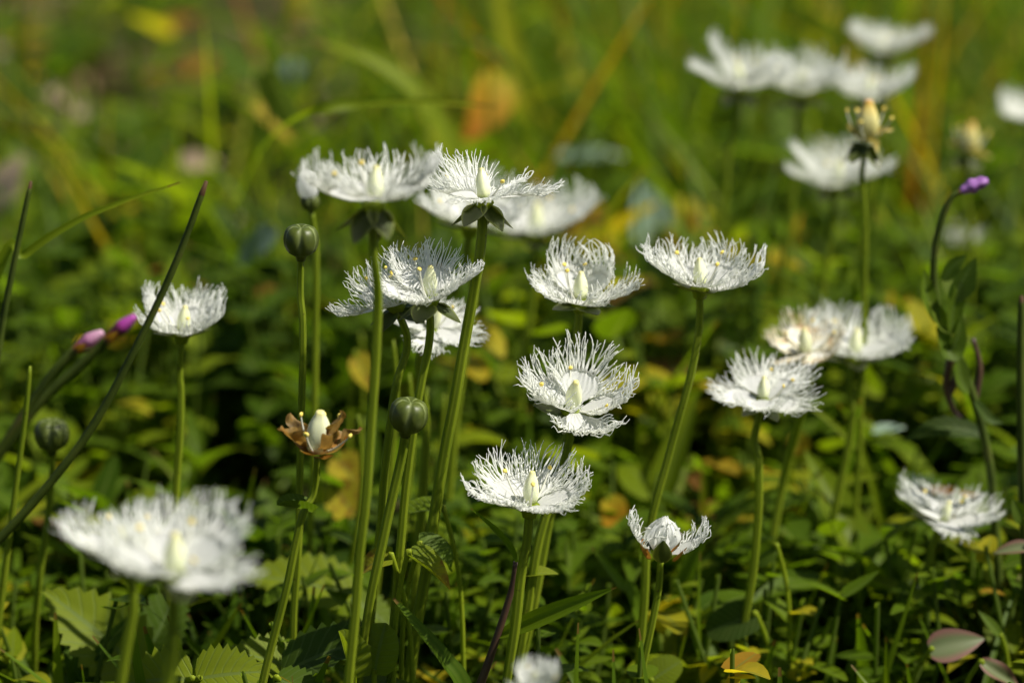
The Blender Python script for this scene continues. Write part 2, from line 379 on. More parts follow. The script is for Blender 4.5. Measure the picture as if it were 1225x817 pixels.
# ------------------------------------------------------------------ parts of the fringed flowers (built at true size, lengths in metres)
def petal_mesh(seed, k_long, k_lat, nth=42, curl=1.0, thl=1.0, blade=1.0, mname='petal', fan=0.98):
    r = random.Random(seed); mb = MB(); L, W = 0.0058*blade, 0.0032*blade; UPP, HK = r.uniform(0.05, 0.6), r.gauss(0, 0.15)
    def half(t): return W*(0.22+0.78*math.sin(PI/2*min(1, t/0.58))**1.3) if t < 0.58 else W*max(0.0, 1-((t-0.58)/0.42)**2.4)**0.55
    def P(u, v, lift=0.0):
        th = k_long*u; c = k_long if abs(k_long) > 1e-3 else 1e-3; th = c*u
        x = math.sin(th)/c; z = (1-math.cos(th))/c; nx, nz = -math.sin(th), math.cos(th)
        h = lift+k_lat*v*v*60
        return Vector((x+nx*h, v, z+nz*h))
    cols = (-1, -.75, -.5, -.25, 0, .25, .5, .75, 1); a = len(mb.v); rows = 10
    for i in range(rows+1):
        t = i/rows
        for v in cols:
            wv = half(t)
            mb.vert(P(L*t, wv*v, 0.00012*math.sin(v*16+seed)*t), 0.5, v, t)
    mb.grid(a, rows+1, len(cols))
    def thread(u, v, ang, ln, r0, up, depth=0):
        n = 7; pts = []; a_ = ang; wob = r.uniform(-.6, .6); wf = r.uniform(3, 7); ph = r.uniform(0, 6); uu, vv = u, v
        hook = HK+r.gauss(0, 0.34)
        for i in range(n+1):
            s = i/n
            if i:
                a2 = a_+wob*0.35*math.sin(wf*s+ph)+hook*s*s
                uu += math.cos(a2)*ln/n; vv += math.sin(a2)*ln/n
            pts.append(P(uu, vv, up*s*s*ln+0.00008*math.sin(wf*1.7*s+ph)*s*6))
            if depth == 0 and i == 3 and r.random() < 0.26:
                thread(uu, vv, a_+r.choice((-1, 1))*r.uniform(0.3, 0.6), ln*r.uniform(0.45, 0.65), r0*0.8, up*r.uniform(0.6, 1.3), 1)
        tube(mb, pts, lambda s: r0*(1.05-0.62*s) if s < 0.93 else r0*0.33, 5)
    for i in range(nth):
        ph = -1+2*(i+0.5+r.uniform(-.3, .3))/nth                # -1 .. 1 round the margin, 0 at the tip
        e = abs(ph); sg = 1 if ph > 0 else -1
        t = 1-0.80*max(0, (e-0.42)/0.58)**1.25 if e > 0.42 else 1.0
        if e <= 0.42:
            v = W*0.80*ph/0.42; t = 0.58+0.42*max(0.0, 1-(abs(v)/W)**1.9)**0.45
        else: v = sg*half(min(t, 0.97))
        ang = sg*(e**1.1)*fan+r.gauss(0, 0.06)
        ln = (0.0060-0.0028*max(0, e-0.45)/0.55)*r.uniform(0.72, 1.12)*thl
        thread(L*t*0.93, v*0.93, ang, ln, 0.000140*r.uniform(0.85, 1.2), curl*(UPP+r.gauss(0, 0.09)))
    return mb.data(mname, M['petal'])
PET = {
    'open': [petal_mesh(100+i, random.uniform(10, 48), random.uniform(0.2, 0.9), curl=0.7) for i in range(8)],
    'up':   [petal_mesh(200+i, random.uniform(45, 80), random.uniform(0.5, 1.3), curl=0.8) for i in range(6)],
    'flat': [petal_mesh(300+i, random.uniform(-45, 20), random.uniform(0.0, 0.5), curl=0.9) for i in range(6)],
}
OLD = []
for i in range(4):
    d = petal_mesh(400+i, random.uniform(30, 80), 0.6, nth=26, thl=0.7); d.materials.clear(); d.materials.append(M['oldpetal']); OLD.append(d)
def sepal_mesh(L=0.0058, W=0.0043, bend=-0.5, m='sepal'):
    b = MB(); leaf(b, Vector((0.0009, 0, 0)), Vector((1, 0, 0)), Vector((0, 0, 1)), L, W, bend, 0.28, 8, FINE, 'ovate'); return b.data('sepal', M[m])
PET['far'] = [petal_mesh(500+i, random.uniform(0, 40), random.uniform(0.2, 0.9), nth=60, curl=0.9, thl=1.15, blade=0.9, fan=1.55) for i in range(5)]
SEP = [sepal_mesh(0.0062, 0.0050), sepal_mesh(0.0058, 0.0044, -0.3)]
SEPB = [sepal_mesh(0.0060, 0.0042, -0.9, 'browsepal'), sepal_mesh(0.0055, 0.0036, -0.4, 'browsepal')]
def ovary_mesh(k=1.0):
    b = MB(); pr = [(0.0010, 0), (0.0016, .0004), (0.0020, .0014), (0.00218, .0028), (0.00208, .0042), (0.00175, .0056), (0.00130, .0067), (0.00095, .0074), (0.00080, .0080), (0.00062, .0083), (0.0002, .0084)]
    lathe(b, [(r*k, z*k) for r, z in pr], 24, 0.11, 4); return b.data('ovary', M['ovary'])
OV, OVBIG, OVTAN = ovary_mesh(), ovary_mesh(1.05), ovary_mesh(1.1)
OVTAN.materials.clear(); OVTAN.materials.append(M['tanovary'])
def filament_mesh():
    b = MB(); tube(b, spline([Vector((0, 0, 0)), Vector((.0012, 0, .0016)), Vector((.0022, 0, .0038)), Vector((.0028, 0, .0056))], 4), lambda s: .00022*(1-.4*s), 5); return b.data('stamen', M['filament'])
FIL = filament_mesh()
def anther_mesh():
    b = MB(); lathe(b, [(.0001, -.00045), (.00042, -.0003), (.00056, 0), (.00045, .0004), (.0001, .0005)], 10, 0.5, 2); return b.data('anther', M['anther'])
ANT = anther_mesh()
def receptacle_mesh():
    b = MB(); lathe(b, [(.0011, -.0018), (.0014, -.0008), (.0019, 0), (.0016, .0006), (.0004, .0008)], 12); return b.data('receptacle', M['stem'])
REC = receptacle_mesh()

def head_matrix(tilt_x, tilt_cam, spin):
    """tilt_x > 0 leans to the right, tilt_cam > 0 leans towards the camera (degrees)."""
    return Matrix.Rotation(R(tilt_x), 4, 'Y') @ Matrix.Rotation(R(tilt_cam), 4, 'X') @ Matrix.Rotation(R(spin), 4, 'Z')
def stem_path(head, normal, pts, Y):
    """from the ground up to the head; pts = photograph points below the head, (px, py[, dY])"""
    P = [head-normal*0.0012, head-normal*0.009]
    for p in pts:
        dy = p[2] if len(p) > 2 else 0.0; P.append(at(p[0], p[1], Y+dy))
    while len(P) > 3 and P[2].z > P[1].z-0.004: P.pop(2)
    last, prev = P[-1], P[-2]
    if last.z > 0.012:
        d = (last-prev).normalized(); d.z = min(d.z, -0.8); d.normalize()
        P.append(last+d*((last.z-gz(last.x, last.y)+0.003)/-d.z))
    P.reverse(); out = spline(P, 9); n = len(out)
    for i in range(1, n-3):
        k = 0.00045*min(1, (n-3-i)/6); q = out[i]; out[i] = q+Vector((noise.noise(Vector((q.x*90, q.z*60, 3)))*k, noise.noise(Vector((q.x*90, q.z*60, 8)))*k, 0))
    return out
RIB = lambda r: (lambda s: r*.93*(1.12-0.22*s))
seed = [0]
def grow(name, label, cat, group, px, py, Y, pts, tilt, r, spin=0):
    head = at(px, py, Y); H = head_matrix(tilt[0], tilt[1], spin); nrm = (H.to_3x3() @ Vector((0, 0, 1)))
    path = stem_path(head, nrm, pts, Y); base = path[0]
    t = thing(name, base, label, cat, group)
    b = MB(); tube(b, [p-base for p in path], RIB(r), 20, 0.24, 5); b.build('stem', M['stem'], t)
    return t, Matrix.Translation(head-base) @ H, path
def stem_leaf(t, path, f, a, size=0.011, tone=0.42, up=0.35, fold=0.5, bend=0.3, name='leaf', tonetip=None):
    base = path[0]; p = path[int(f*(len(path)-1))]-base; b = MB()
    d = Vector((math.cos(a), math.sin(a), up)); 
    leaf(b, p-d.normalized()*size*0.22, d, Vector((0, 0, 1)), size, size*0.95, bend, fold, 10, FINE, 'heart', tone=tone, tonetip=tonetip)
    b.build(name, M['leaf'], t)
GRP = 'white fringed flowers in the meadow'
def flower(label, px, py, Y, width, pts, tilt=(0, 5), kind='open', lift=14, sep=-8, r=0.00105, old=False, stamens=True, leaf_at=None, drop=(), swing=13):
    seed[0] += 1; rr = random.Random(700+seed[0]); spin = rr.uniform(0, 72)
    k = width*mm_px(Y)/{'open': 0.0206, 'up': 0.0196, 'flat': 0.0236, 'far': 0.0215}[kind]
    tilt = (tilt[0], tilt[1]*0.75-5); lift += (1 if Y < .7 else -5)
    t, H, path = grow('fringed_flower', label, 'flower', GRP, px, py, Y, pts, tilt, r*(0.85+0.15*k), spin)
    S = Matrix.Scale(k, 4)
    link('receptacle', REC, t, H @ S)
    for i in range(5):
        if i not in drop:
            d = rr.choice(OLD if old else PET[kind])
            link('petal', d, t, H @ S @ Matrix.Rotation(R(72*i+rr.gauss(0, 5)), 4, 'Z') @ Matrix.Translation((0.0013, 0, 0.0006+0.0002*(i % 2)))
                 @ Matrix.Rotation(R(-lift-swing*math.sin(R(spin+72*i))*(1 if Y < .7 else .3)+rr.gauss(0, 10 if Y < .7 else 7)), 4, 'Y') @ Matrix.Rotation(R(rr.gauss(0, 10)), 4, 'X') @ Matrix.Scale(rr.uniform(0.86, 1.10), 4))
        link('sepal', rr.choice(SEP), t, H @ S @ Matrix.Rotation(R(72*i+36+rr.gauss(0, 4)), 4, 'Z') @ Matrix.Translation((0.0003, 0, 0.0002 if sep < -40 else -0.0005)) @ Matrix.Rotation(R(-sep+rr.gauss(0, 6)), 4, 'Y') @ Matrix.Scale(0.98 if sep < -40 else 0.92, 4))
    link('ovary', OV, t, H @ S @ Matrix.Translation((0, 0, 0.0006)) @ Matrix.Scale(rr.uniform(.52, .66)*(1.3 if kind == "open" and py == 492 else 1), 4) @ Matrix.Rotation(R(rr.uniform(-9, 9)), 4, "X"))
    if stamens:
        for i in rr.sample(range(5), 3):
            f = link('stamen', FIL, t, H @ S @ Matrix.Rotation(R(72*i+36+rr.gauss(0, 8)), 4, 'Z') @ Matrix.Translation((0.0012, 0, 0.0004)) @ Matrix.Rotation(R(rr.uniform(-6, 30)), 4, 'Y'))
            link('anther', ANT, f, Matrix.Translation((.0028, 0, .0057)) @ Matrix.Rotation(rr.uniform(.3, 1.2), 4, 'X') @ Matrix.Scale(.78, 4) @ Matrix.Rotation(rr.uniform(0, 3), 4, 'Z'))
    for la in (leaf_at or ()): stem_leaf(t, path, *la)
    return t, path

# ---- the sharp flowers in the middle
flower('large sharp white fringed flower with drooping dark sepals and a tall pale pistil', 578, 242, 0.565, 164,
       [(562, 380), (532, 540), (513, 660)], (3, -3), 'flat', 16, -58, 0.00125)
flower('slightly blurred big white fringed flower leaning over the round green bud, with dark sepals hanging', 447, 246, 0.515, 168,
       [(452, 380), (440, 560), (418, 800)], (1, -4), 'open', 18, -66, 0.00095)
flower('white fringed flower with long upright fringe, front one of the tight trio of flowers', 514, 357, 0.557, 142,
       [(496, 500), (478, 660), (468, 800)], (2, 13), 'up', 20, -38, 0.00095)
flower('white fringed flower turned sideways to show its pale pistil, in the tight trio of flowers', 474, 366, 0.570, 136,
       [(470, 480), (453, 640), (436, 810)], (-14, 20), 'open', 18, -30, 0.00095)
flower('white fringed flower mostly hidden under the other two in the tight trio', 515, 395, 0.597, 110,
       [(510, 520), (497, 700)], (18, 22), 'open', 12, -15)
flower('cupped white fringed flower with raised side petals, directly above the wide open flower', 694, 362, 0.585, 132,
       [(689, 410), (676, 540), (655, 640)], (5, 10), 'up', 15, -5)
flower('wide open white fringed flower turned to show the cream pistil and ragged lower petals', 684, 492, 0.565, 150,
       [(668, 540), (648, 640), (618, 800)], (6, 30), 'open', 16, -12, 0.0011)
flower('broad white fringed flower with pale green sepals underneath, above the pointed grass leaf', 634, 606, 0.548, 154,
       [(626, 680), (608, 808)], (4, 7), 'open', 22, -4, 0.0011)
flower('flat white fringed flower alone on a curved stem bending to the left', 838, 345, 0.585, 142,
       [(838, 380), (826, 450), (800, 545), (776, 640), (770, 720)], (2, 8), 'open', 17, 2, 0.00095)
flower('small white fringed flower crossed by the dark leaning rush stalk', 218, 400, 0.600, 124,
       [(216, 480), (211, 580), (205, 680)], (5, 6), 'open', 22, 6, 0.0009)
flower('ragged white fringed flower with curling petals, lowest of the clustered three near the curved stem', 912, 480, 0.600, 140,
       [(908, 560), (903, 670), (884, 790)], (8, 14), 'flat', 12, -20, 0.0010)
flower('ageing cream white flower with browned fringe, between two fresh flowers', 964, 424, 0.630, 118,
       [(968, 470, .01), (940, 560, .01), (915, 690, .01)], (-6, 20), 'open', 14, -12, 0.0011, old=True)
flower('soft white fringed flower behind the browning cream one', 1022, 428, 0.655, 138,
       [(1020, 500), (1005, 580), (985, 680)], (4, 12), 'open', 16, -4, 0.0010)
flower('white fringed flower leaning to the right, alone above the pink rimmed leaf', 1126, 625, 0.620, 138,
       [(1118, 680), (1104, 790)], (13, 10), 'flat', 19, 2, 0.0010, swing=2)
# ---- near, out of focus
flower('very blurred white flower closest to the camera with a pale yellow pistil', 208, 690, 0.452, 205,
       [(204, 760), (200, 815)], (4, 14), 'open', 14, -10, 0.0011)
flower('very blurred white flower overlapped by the closest flower', 150, 668, 0.475, 160,
       [(148, 720), (144, 812)], (-6, 10), 'open', 16, -8, 0.0010)
flower('small blurred white flower tip rising from below beside the pointed grass leaf', 640, 824, 0.47, 80,
       [(640, 850), (641, 880)], (0, 6), 'up', 25, -4, 0.0008)
# ---- behind, soft
flower('soft white flower right behind the flower with drooping sepals', 562, 272, 0.650, 140,
       [(566, 360), (548, 480), (536, 600)], (6, 4), 'open', 18, -10)
flower('blurred white flower farther back, beyond the flower with drooping sepals', 640, 282, 0.720, 150,
       [(636, 360), (624, 470)], (2, 4), 'open', 16, -8)
FARG = 'blurred white flowers on the far side'
def far(label, *a, **k):
    t, p = flower(label, *a, **k); t['group'] = GRP; return t
far('blurred white flower at the outer end of the far row of three', 884, 108, 0.77, 120, [(870, 200), (860, 330)], (2, 8), 'far', 26, -30)
far('blurred white flower in the middle of the far row of three', 958, 114, 0.78, 118, [(950, 220), (935, 350)], (2, 8), 'far', 26, -30, old=False)
far('blurred white flower above the withered flower, end of the far row of three', 1040, 122, 0.79, 116, [(1040, 220), (1020, 360)], (2, 8), 'far', 26, -20)
far('blurred white flower highest of all, above the far row of three', 1054, 66, 0.86, 100, [(1050, 200), (1035, 340)], (2, 8), 'far', 26, -20)
far('blurred broad white flower behind the withered flower', 998, 226, 0.76, 122, [(990, 300), (975, 420)], (2, 8), 'far', 26, -12)
far('blurred white flower cut off by the edge of the picture', 1234, 146, 0.86, 84, [(1220, 260), (1210, 380)], (2, 8), 'far', 26, -10)
far('very blurred small white flower low behind the pink budded plant', 1150, 292, 0.95, 56, [(1150, 350), (1146, 420)], (2, 8), 'far', 26, -10)

# ---- closed buds
def bud(label, px, py, Y, width, pts, tilt, r=0.0009, mat_='bud', tip=False):
    t, H, path = grow('flower_bud', label, 'flower bud', 'flower buds on bare stems', px, py, Y, pts, tilt, r)
    k = width*mm_px(Y)/0.0070; b = MB()
    pr = [(.0009, -.0016), (.0011, -.0007), (.0019, -.0002), (.0029, .0004), (.0035, .0016), (.00365, .0029), (.0034, .0043), (.0028, .0052), (.0019, .0057), (.0010, .0056), (.0003, .0053)]
    lathe(b, [(q*k*(1+.02*math.sin(z*2500+px)), z*k) for q, z in pr], 60, 0.15, 5, phase=1.6, sharp=4)
    b.build('bud', M[mat_], t, H)
    return t, H, path
bud('round dark green bud with pale seams on a thin upright stem', 360, 303, 0.572, 41, [(362, 400), (359, 560), (352, 760)], (2, 4), 0.00085)
bud('round green bud on a slanting stem in front of the crowded stems', 486, 513, 0.553, 46, [(468, 580), (448, 690), (428, 812)], (10, 6), 0.00115)
bud('dark shaded bud by the pink tipped pods', 62, 535, 0.610, 42, [(54, 600), (46, 700), (40, 812)], (2, 2), 0.00085)
t, H, path = bud('soft pale bud showing white petals behind the big blurred flower', 372, 250, 0.635, 22, [(378, 330), (376, 480), (372, 620)], (-6, 2), 0.00085)
b = MB(); lathe(b, [(.0012, .0020), (.0019, .0030), (.0021, .0048), (.0016, .0066), (.0003, .0074)], 14, 0.1, 5); b.build('petal', M['petal'], t, H @ Matrix.Scale(1.2, 4))

# ---- half open flower: closed petals with two spread ones
t, H, path = grow('opening_flower', 'half open white flower with two spread fringed petals and red brown sepals', 'flower', None, 791, 664, 0.560, [(784, 700), (768, 800)], (4, 4), 0.00085)
k = 1.0
hp = random.Random(77)
for i in range(5):
    b = MB(); az = R(-62+72*i); o_ = Vector((math.cos(az), math.sin(az), 0)); sd = Vector((-math.sin(az), math.cos(az), 0)); rad_ = 1-.06*(i % 2)
    leaf(b, o_*.0012*rad_, o_*.85+Vector((0, 0, .75)), -o_*.75+Vector((0, 0, .85)), .0098*rad_, .0092, -1.75, .60, 14, FINE, 'round', wave=.03)
    for q in range(13):
        v = hp.uniform(-1, 1); p = Vector(b.v[len(FINE)*(12 if abs(v) < .6 else 10)+int((v+1)*3)]); dr = (-o_*hp.uniform(.1, .8)+sd*v*.6+Vector((0, 0, hp.uniform(-.2, .5)))).normalized(); ln = hp.uniform(.0009, .0022)
        tube(b, [p-dr*.0004, p+dr*ln*.5, p+dr*ln+Vector((hp.gauss(0, .0003), hp.gauss(0, .0003), hp.gauss(0, .0002)))], lambda q_: .00013*(1-.5*q_), 5)
    b.build('petal', M['petal'], t, H)
for az, lf in ((186, 40), (-3, 24)):
    link('petal', petal_mesh(910+az, 40, 0.6, nth=30, thl=0.85, blade=0.85), t, H @ Matrix.Rotation(R(az), 4, 'Z') @ Matrix.Translation((.0022, 0, .0006)) @ Matrix.Rotation(R(-lf), 4, 'Y') @ Matrix.Scale(1.10, 4))
for az, m_ in ((-92, SEP[0]), (-38, SEPB[1]), (212, SEPB[0]), (130, SEP[0]), (50, SEPB[1])):
    link('sepal', m_, t, H @ Matrix.Rotation(R(az), 4, 'Z') @ Matrix.Translation((.0036 if az == -92 else .0030, 0, -.0008)) @ Matrix.Rotation(R(-66 if az == -92 else -44), 4, 'Y') @ Matrix.Scale(0.86, 4))

# ---- withered flowers
def withered(label, px, py, Y, pts, tilt, k, droop, r=0.0009):
    rr = random.Random(px); t, H, path = grow('withered_flower', label, 'flower', 'withered flowers', px, py, Y, pts, tilt, r)
    H = H @ Matrix.Scale(k, 4)
    link('ovary', OVTAN if droop else OVBIG, t, H @ Matrix.Diagonal((1.22, 1.22, 1.0, 1)))
    for i in range(5):
        link('sepal', SEPB[i % 2] if not droop else SEP[0], t, H @ Matrix.Rotation(R(72*i+20+rr.gauss(0, 9)), 4, 'Z') @ Matrix.Translation((0.0004, 0, -.0004)) @ Matrix.Rotation(R((58 if droop else 2)+rr.gauss(0, 12)), 4, 'Y') @ Matrix.Scale(1.0, 4))
        b = MB(); leaf(b, Vector((.001, 0, 0)), Vector((1, 0, .1)), Vector((0, 0, 1)), .0088, .0040, rr.uniform(-1.7, .5), rr.uniform(.3, 1.0), 16, FINE, 'heart', wave=0.26, twist=rr.uniform(-1.4, 1.4))
        b.build('petal', M['goldpetal' if droop else 'witherpetal'], t, H @ Matrix.Scale(.62 if droop else 1.0, 4) @ Matrix.Rotation(R(72*i+58+rr.gauss(0, 14)), 4, 'Z') @ Matrix.Translation((.0008, 0, .0004)) @ Matrix.Rotation(R(-12+rr.gauss(0, 20)), 4, 'Y'))
        f = link('stamen', FIL, t, H @ Matrix.Rotation(R(72*i+36+rr.gauss(0, 10)), 4, 'Z') @ Matrix.Translation((.0014, 0, .0004)) @ Matrix.Rotation(R(rr.uniform(-5, 25)), 4, 'Y') @ Matrix.Scale(1.1, 4))
        link('anther', ANT, f, Matrix.Translation((.0028, 0, .0058)))
    return t, path
t, path = withered('withered flower with cream pistil and curled rusty brown petals', 380, 541, 0.540, [(362, 620), (340, 710), (316, 812)], (5, 8), 1.02, False)
stem_leaf(t, path, 0.66, R(200), 0.0075, 0.40, 0.5, 0.7)
withered('soft withered flower with yellowed pistil and drooping dark sepals, in front of far white flowers', 1036, 168, 0.660, [(1036, 280), (1034, 400), (1028, 520)], (2, 2), 1.05, True, 0.0008)
withered('blurred greenish withered flower above the violet bud', 1158, 184, 0.78, [(1162, 280), (1160, 380)], (4, 4), 1.0, True, 0.0008)

# ------------------------------------------------------------------ rush stalks and separate grass blades
def stalk(name, label, cat, pts, Y, r, m='darkstem', group=None, dy=0.0):
    P = [at(p[0], p[1], Y+(p[2] if len(p) > 2 else 0)) for p in pts]
    d = (P[-1]-P[-2]).normalized()
    if P[-1].z > 0.01:
        d.z = min(d.z, -0.35); P.append(P[-1]+d*((P[-1].z+0.002)/-d.z))
    P.reverse(); path = spline(P, 6); base = path[0]; b = MB()
    tube(b, [p-base for p in path], lambda s: r*(1.05-0.45*s) if s < 0.985 else r*0.35, 12, 0.06, 4)
    o = b.build(name, M[m]); o.location = base
    return tag(o, label, cat, group)
RG = 'dark rush stalks'
stalk('rush_stalk', 'dark green rush stalk with brown tip leaning across the small flower', 'stalk', [(247, 217), (212, 310), (168, 405), (112, 508), (58, 580), (4, 640), (-60, 705)], 0.585, 0.0011, group=RG)
stalk('rush_stalk', 'short dark rush stalk with brown tip, cut by the edge above the pink pods', 'stalk', [(37, 217), (20, 300), (6, 370), (-10, 470)], 0.600, 0.0009, group=RG)
stalk('rush_stalk', 'thick dark upright rush stalk cut by the edge near the violet bud', 'stalk', [(1222, 354), (1221, 430), (1222, 530), (1228, 700)], 0.610, 0.0013, group=RG)
sr = random.Random(8)
for i in range(9):
    x = sr.uniform(372, 640); yt = sr.uniform(395, 500)
    stalk('slender_stalk', 'thin soft green stalk with no flower to be seen, among the crowded stems', 'stalk', [(x+sr.uniform(-6, 6), yt), (x, yt+90), (x-sr.uniform(4, 22), 690)], sr.uniform(.62, .76), .0008, 'stem', 'bare stalks among the crowded stems')
def blade(name, label, cat, pts, Y, W, tone, tonetip=None, m='grass', group=None, nrm=(0, -0.8, .5), ground=True, fold=0.35, prof='grass'):
    """a ribbon leaf along photograph points listed from its base to its tip"""
    P = [at(p[0], p[1], Y+(p[2] if len(p) > 2 else 0)) for p in pts]
    if ground and P[0].z > 0.012:
        d = (P[0]-P[1]).normalized(); d.z = min(d.z, -2.2); P.insert(0, P[0]+d*((P[0].z+0.002)/-d.z))
    path = spline(P, 7); base = path[0]; b = MB(); n = len(path)
    ribbon(b, [p-base for p in path], W, tone, tonetip, Vector(nrm), fold, prof)
    o = b.build(name, M[m]); o.location = base
    return tag(o, label, cat, group)
def ribbon(b, path, W, tone, tonetip=None, nrm=Vector((0, -.3, 1)), fold=0.35, prof='grass'):
    n = len(path); a = len(b.v); pf = PROF[prof]
    for i, p in enumerate(path):
        t = i/(n-1); d = (path[min(i+1, n-1)]-path[max(i-1, 0)]).normalized()
        s = d.cross(nrm).normalized(); nn = s.cross(d).normalized(); wd = W*0.5*pf(t)
        tn = tone if tonetip is None else tone+(tonetip-tone)*t**2
        for v in (-1, -.5, 0, .5, 1):
            b.vert(p+s*(wd*v*math.cos(fold))+nn*(abs(v)*wd*math.sin(fold)), tn, v, t)
    b.grid(a, n, 5)
BG = 'separate grass blades'
blade('grass_strand', 'slim bright green grass blade rising between the two leaning rush stalks', 'grass blade', [(-10, 345), (30, 305), (85, 268), (150, 240), (215, 219)], 0.605, 0.0027, 0.64, 0.70, group=BG, nrm=(.3, -.9, .5))
blade('grass_strand', 'thin blurred grass blade with yellow tip lying level above the big blurred flower', 'grass blade', [(250, 330, .16), (285, 235, .11), (320, 170, .04), (365, 138), (430, 124), (510, 122), (596, 128)], 0.72, 0.0030, 0.56, 0.80, group=BG, nrm=(0, -1, .25), prof='late')
blade('grass_strand', 'broad blurred arching grass blade with a pale sheen', 'grass blade', [(560, 330, 0.0), (545, 200, .0), (500, 115, 0), (440, 70, 0), (375, 50, 0)], 0.88, 0.0135, 0.70, 0.73, group=BG, nrm=(0.6, -0.75, .5))
blade('grass_strand', 'wide blurred yellow green blade standing upright in the distance', 'grass blade', [(655, 330), (640, 200), (618, 95), (600, 20), (588, -60)], 1.12, 0.018, 0.76, 0.78, group=BG, nrm=(.6, -.8, .1))
blade('grass_strand', 'light green blurred blade slanting by the curved stem', 'grass blade', [(930, 610), (900, 560), (875, 520), (850, 480)], 0.76, 0.0062, 0.60, 0.64, group=BG, nrm=(0.4, -.6, .8))
blade('grass_strand', 'pale bent grass blade crossing low behind the clustered three flowers', 'grass blade', [(1040, 565), (1010, 520), (975, 490), (945, 472)], 0.68, 0.0024, 0.68, 0.74, group=BG)
blade('grass_strand', 'dull green grass blade sloping under the browned flowers', 'grass blade', [(985, 800), (985, 765), (945, 715), (905, 680)], 0.635, 0.0026, 0.55, 0.62, group=BG)
blade('grass_strand', 'thin faint blade arching over the top of the meadow', 'grass blade', [(640, 140), (590, 60), (510, 38), (420, 34), (340, 48), (240, 90)], 1.0, 0.0030, 0.36, 0.42, group=BG)
blade('grass_strand', 'upright green blade by the half open flower', 'grass blade', [(800, 770), (815, 710), (835, 655), (856, 615)], 0.625, 0.0072, 0.42, 0.50, group=BG, nrm=(-.3, -.8, .5))
blade('grass_strand', 'short pointed green blade left of the half open flower stem', 'grass blade', [(760, 720), (742, 698), (722, 672), (708, 655)], 0.610, 0.0040, 0.52, 0.6, group=BG, nrm=(0.3, -.8, .6))
blade('grass_strand', 'folded strap leaf, dark above and pale beneath, at the foot of the crowded stems', 'grass blade', [(556, 840), (530, 790), (500, 752), (470, 716)], 0.545, 0.0066, 0.36, 0.50, group=BG, nrm=(0.5, -.55, .7), fold=0.5)

# grass shoot with a purple culm and two leaves
P = spline([at(570, 830, .552), at(590, 775, .552), at(612, 705, .552), at(617, 672, .552)], 6)
base = P[0].copy(); base.z = 0.0; P.insert(0, base)
t = thing('grass_shoot', base, 'grass shoot with purple brown stem, one narrow folded leaf and one long pointed leaf', 'grass')
b = MB(); tube(b, [p-base for p in P], lambda s: 0.0009*(1.1-.5*s), 10); b.build('stem', M['purplestem'], t)
b = MB(); ribbon(b, [p-base for p in spline([at(617, 673, .552), at(607, 655, .551), at(588, 632, .549), at(562, 607, .547)], 8)], .0026, .55, .5, Vector((.6, -.6, .4)), .8, 'lance'); b.build('leaf', M['grass'], t)
b = MB(); ribbon(b, [p-base for p in spline([at(598, 760, .552), at(640, 743, .549), at(690, 722, .546), at(738, 702, .543)], 8)], .0046, .58, .52, Vector((0.1, -.75, .65)), .5, 'lance'); b.build('leaf', M['grass'], t)

# ------------------------------------------------------------------ pink tipped pods and the violet budded plant
def cone(b, P, r, lonscale=1.0, prof=None):
    tube(b, P, lambda s: r*(prof(s) if prof else math.sin(PI*min(1, .12+.86*s))**.6), 12, 0.12, 4)
def pod_plant(label, pts, tip, Y, mtip, group, r=0.0011):
    P = [at(*p, Y) for p in pts]; d = (P[0]-P[1]).normalized(); d.z = min(d.z, -.6)
    P.insert(0, P[0]+d*((P[0].z+.002)/-d.z)); path = spline(P, 6); base = path[0]
    t = thing('willowherb_bud', base, label, 'flower bud', group); b = MB()
    tube(b, [p-base for p in path], lambda s: r*(.75+.35*s), 10, .08, 4); b.build('stem', M['darkstem'], t)
    e = path[-1]-base; q = at(*tip, Y)-base; ax = (q-e)
    b = MB(); cone(b, spline([e-ax*.12, e+ax*.3, e+ax*.65, q], 5), 0.0017, prof=lambda s: (0.5+1.1*s if s < .45 else 1.0-(s-.45)**1.6*1.6)); b.build('petal', M[mtip], t)
    b = MB(); sd, u = perp(ax.normalized())
    for i in range(4):
        a = PI/2*i; o_ = (sd*math.cos(a)+u*math.sin(a))
        leaf(b, e-ax*.10+o_*.0008, ax.normalized()+o_*.25, o_, ax.length*.55, .0020, -.3, .3, 5, tone=.98, prof='lance')
    b.build('sepal', M['herb'], t)
    return t
pod_plant('pink willowherb bud, paler of the two beside the dark leaning stalk', [(-15, 560), (25, 500), (62, 448), (93, 416)], (123, 397), 0.625, 'pink', 'willowherb buds')
pod_plant('magenta willowherb bud nearest the dark leaning stalk', [(0, 545), (50, 480), (95, 438), (130, 404)], (162, 378), 0.635, 'magenta', 'willowherb buds', 0.0012)

stalk('grass_culm', 'light green jointed stem rising between the pods and the dark shaded bud', 'stalk', [(36, 438), (30, 500), (18, 590), (4, 700)], 0.59, 0.0008, 'stem')
t0 = at(1185, 600, .625)
P = [at(*p, .625) for p in ((1190, 620), (1182, 545), (1166, 480), (1146, 425), (1124, 380), (1117, 330), (1122, 280), (1136, 240), (1150, 229))]
d = Vector((0.1, 0, -1)); P.insert(0, P[0]+d*(P[0].z+.002)); path = spline(P, 6); base = path[0]
t = thing('willowherb', base, 'straggly willowherb with one violet bud on an arched stem, curled leaves and brown twists', 'plant')
b = MB(); tube(b, [p-base for p in path], lambda s: .0011*(1-.35*s), 8); b.build('stem', M['darkstem'], t)
q = [at(*p, .625)-base for p in ((1148, 230), (1158, 225), (1170, 220), (1182, 216))]
b = MB(); tube(b, spline(q, 5), lambda s: .0017*math.sin(PI*min(.97, .1+.75*s))*(1+.12*math.sin(s*17)), 14, .35, 4); b.build('bud', M['violet'], t)
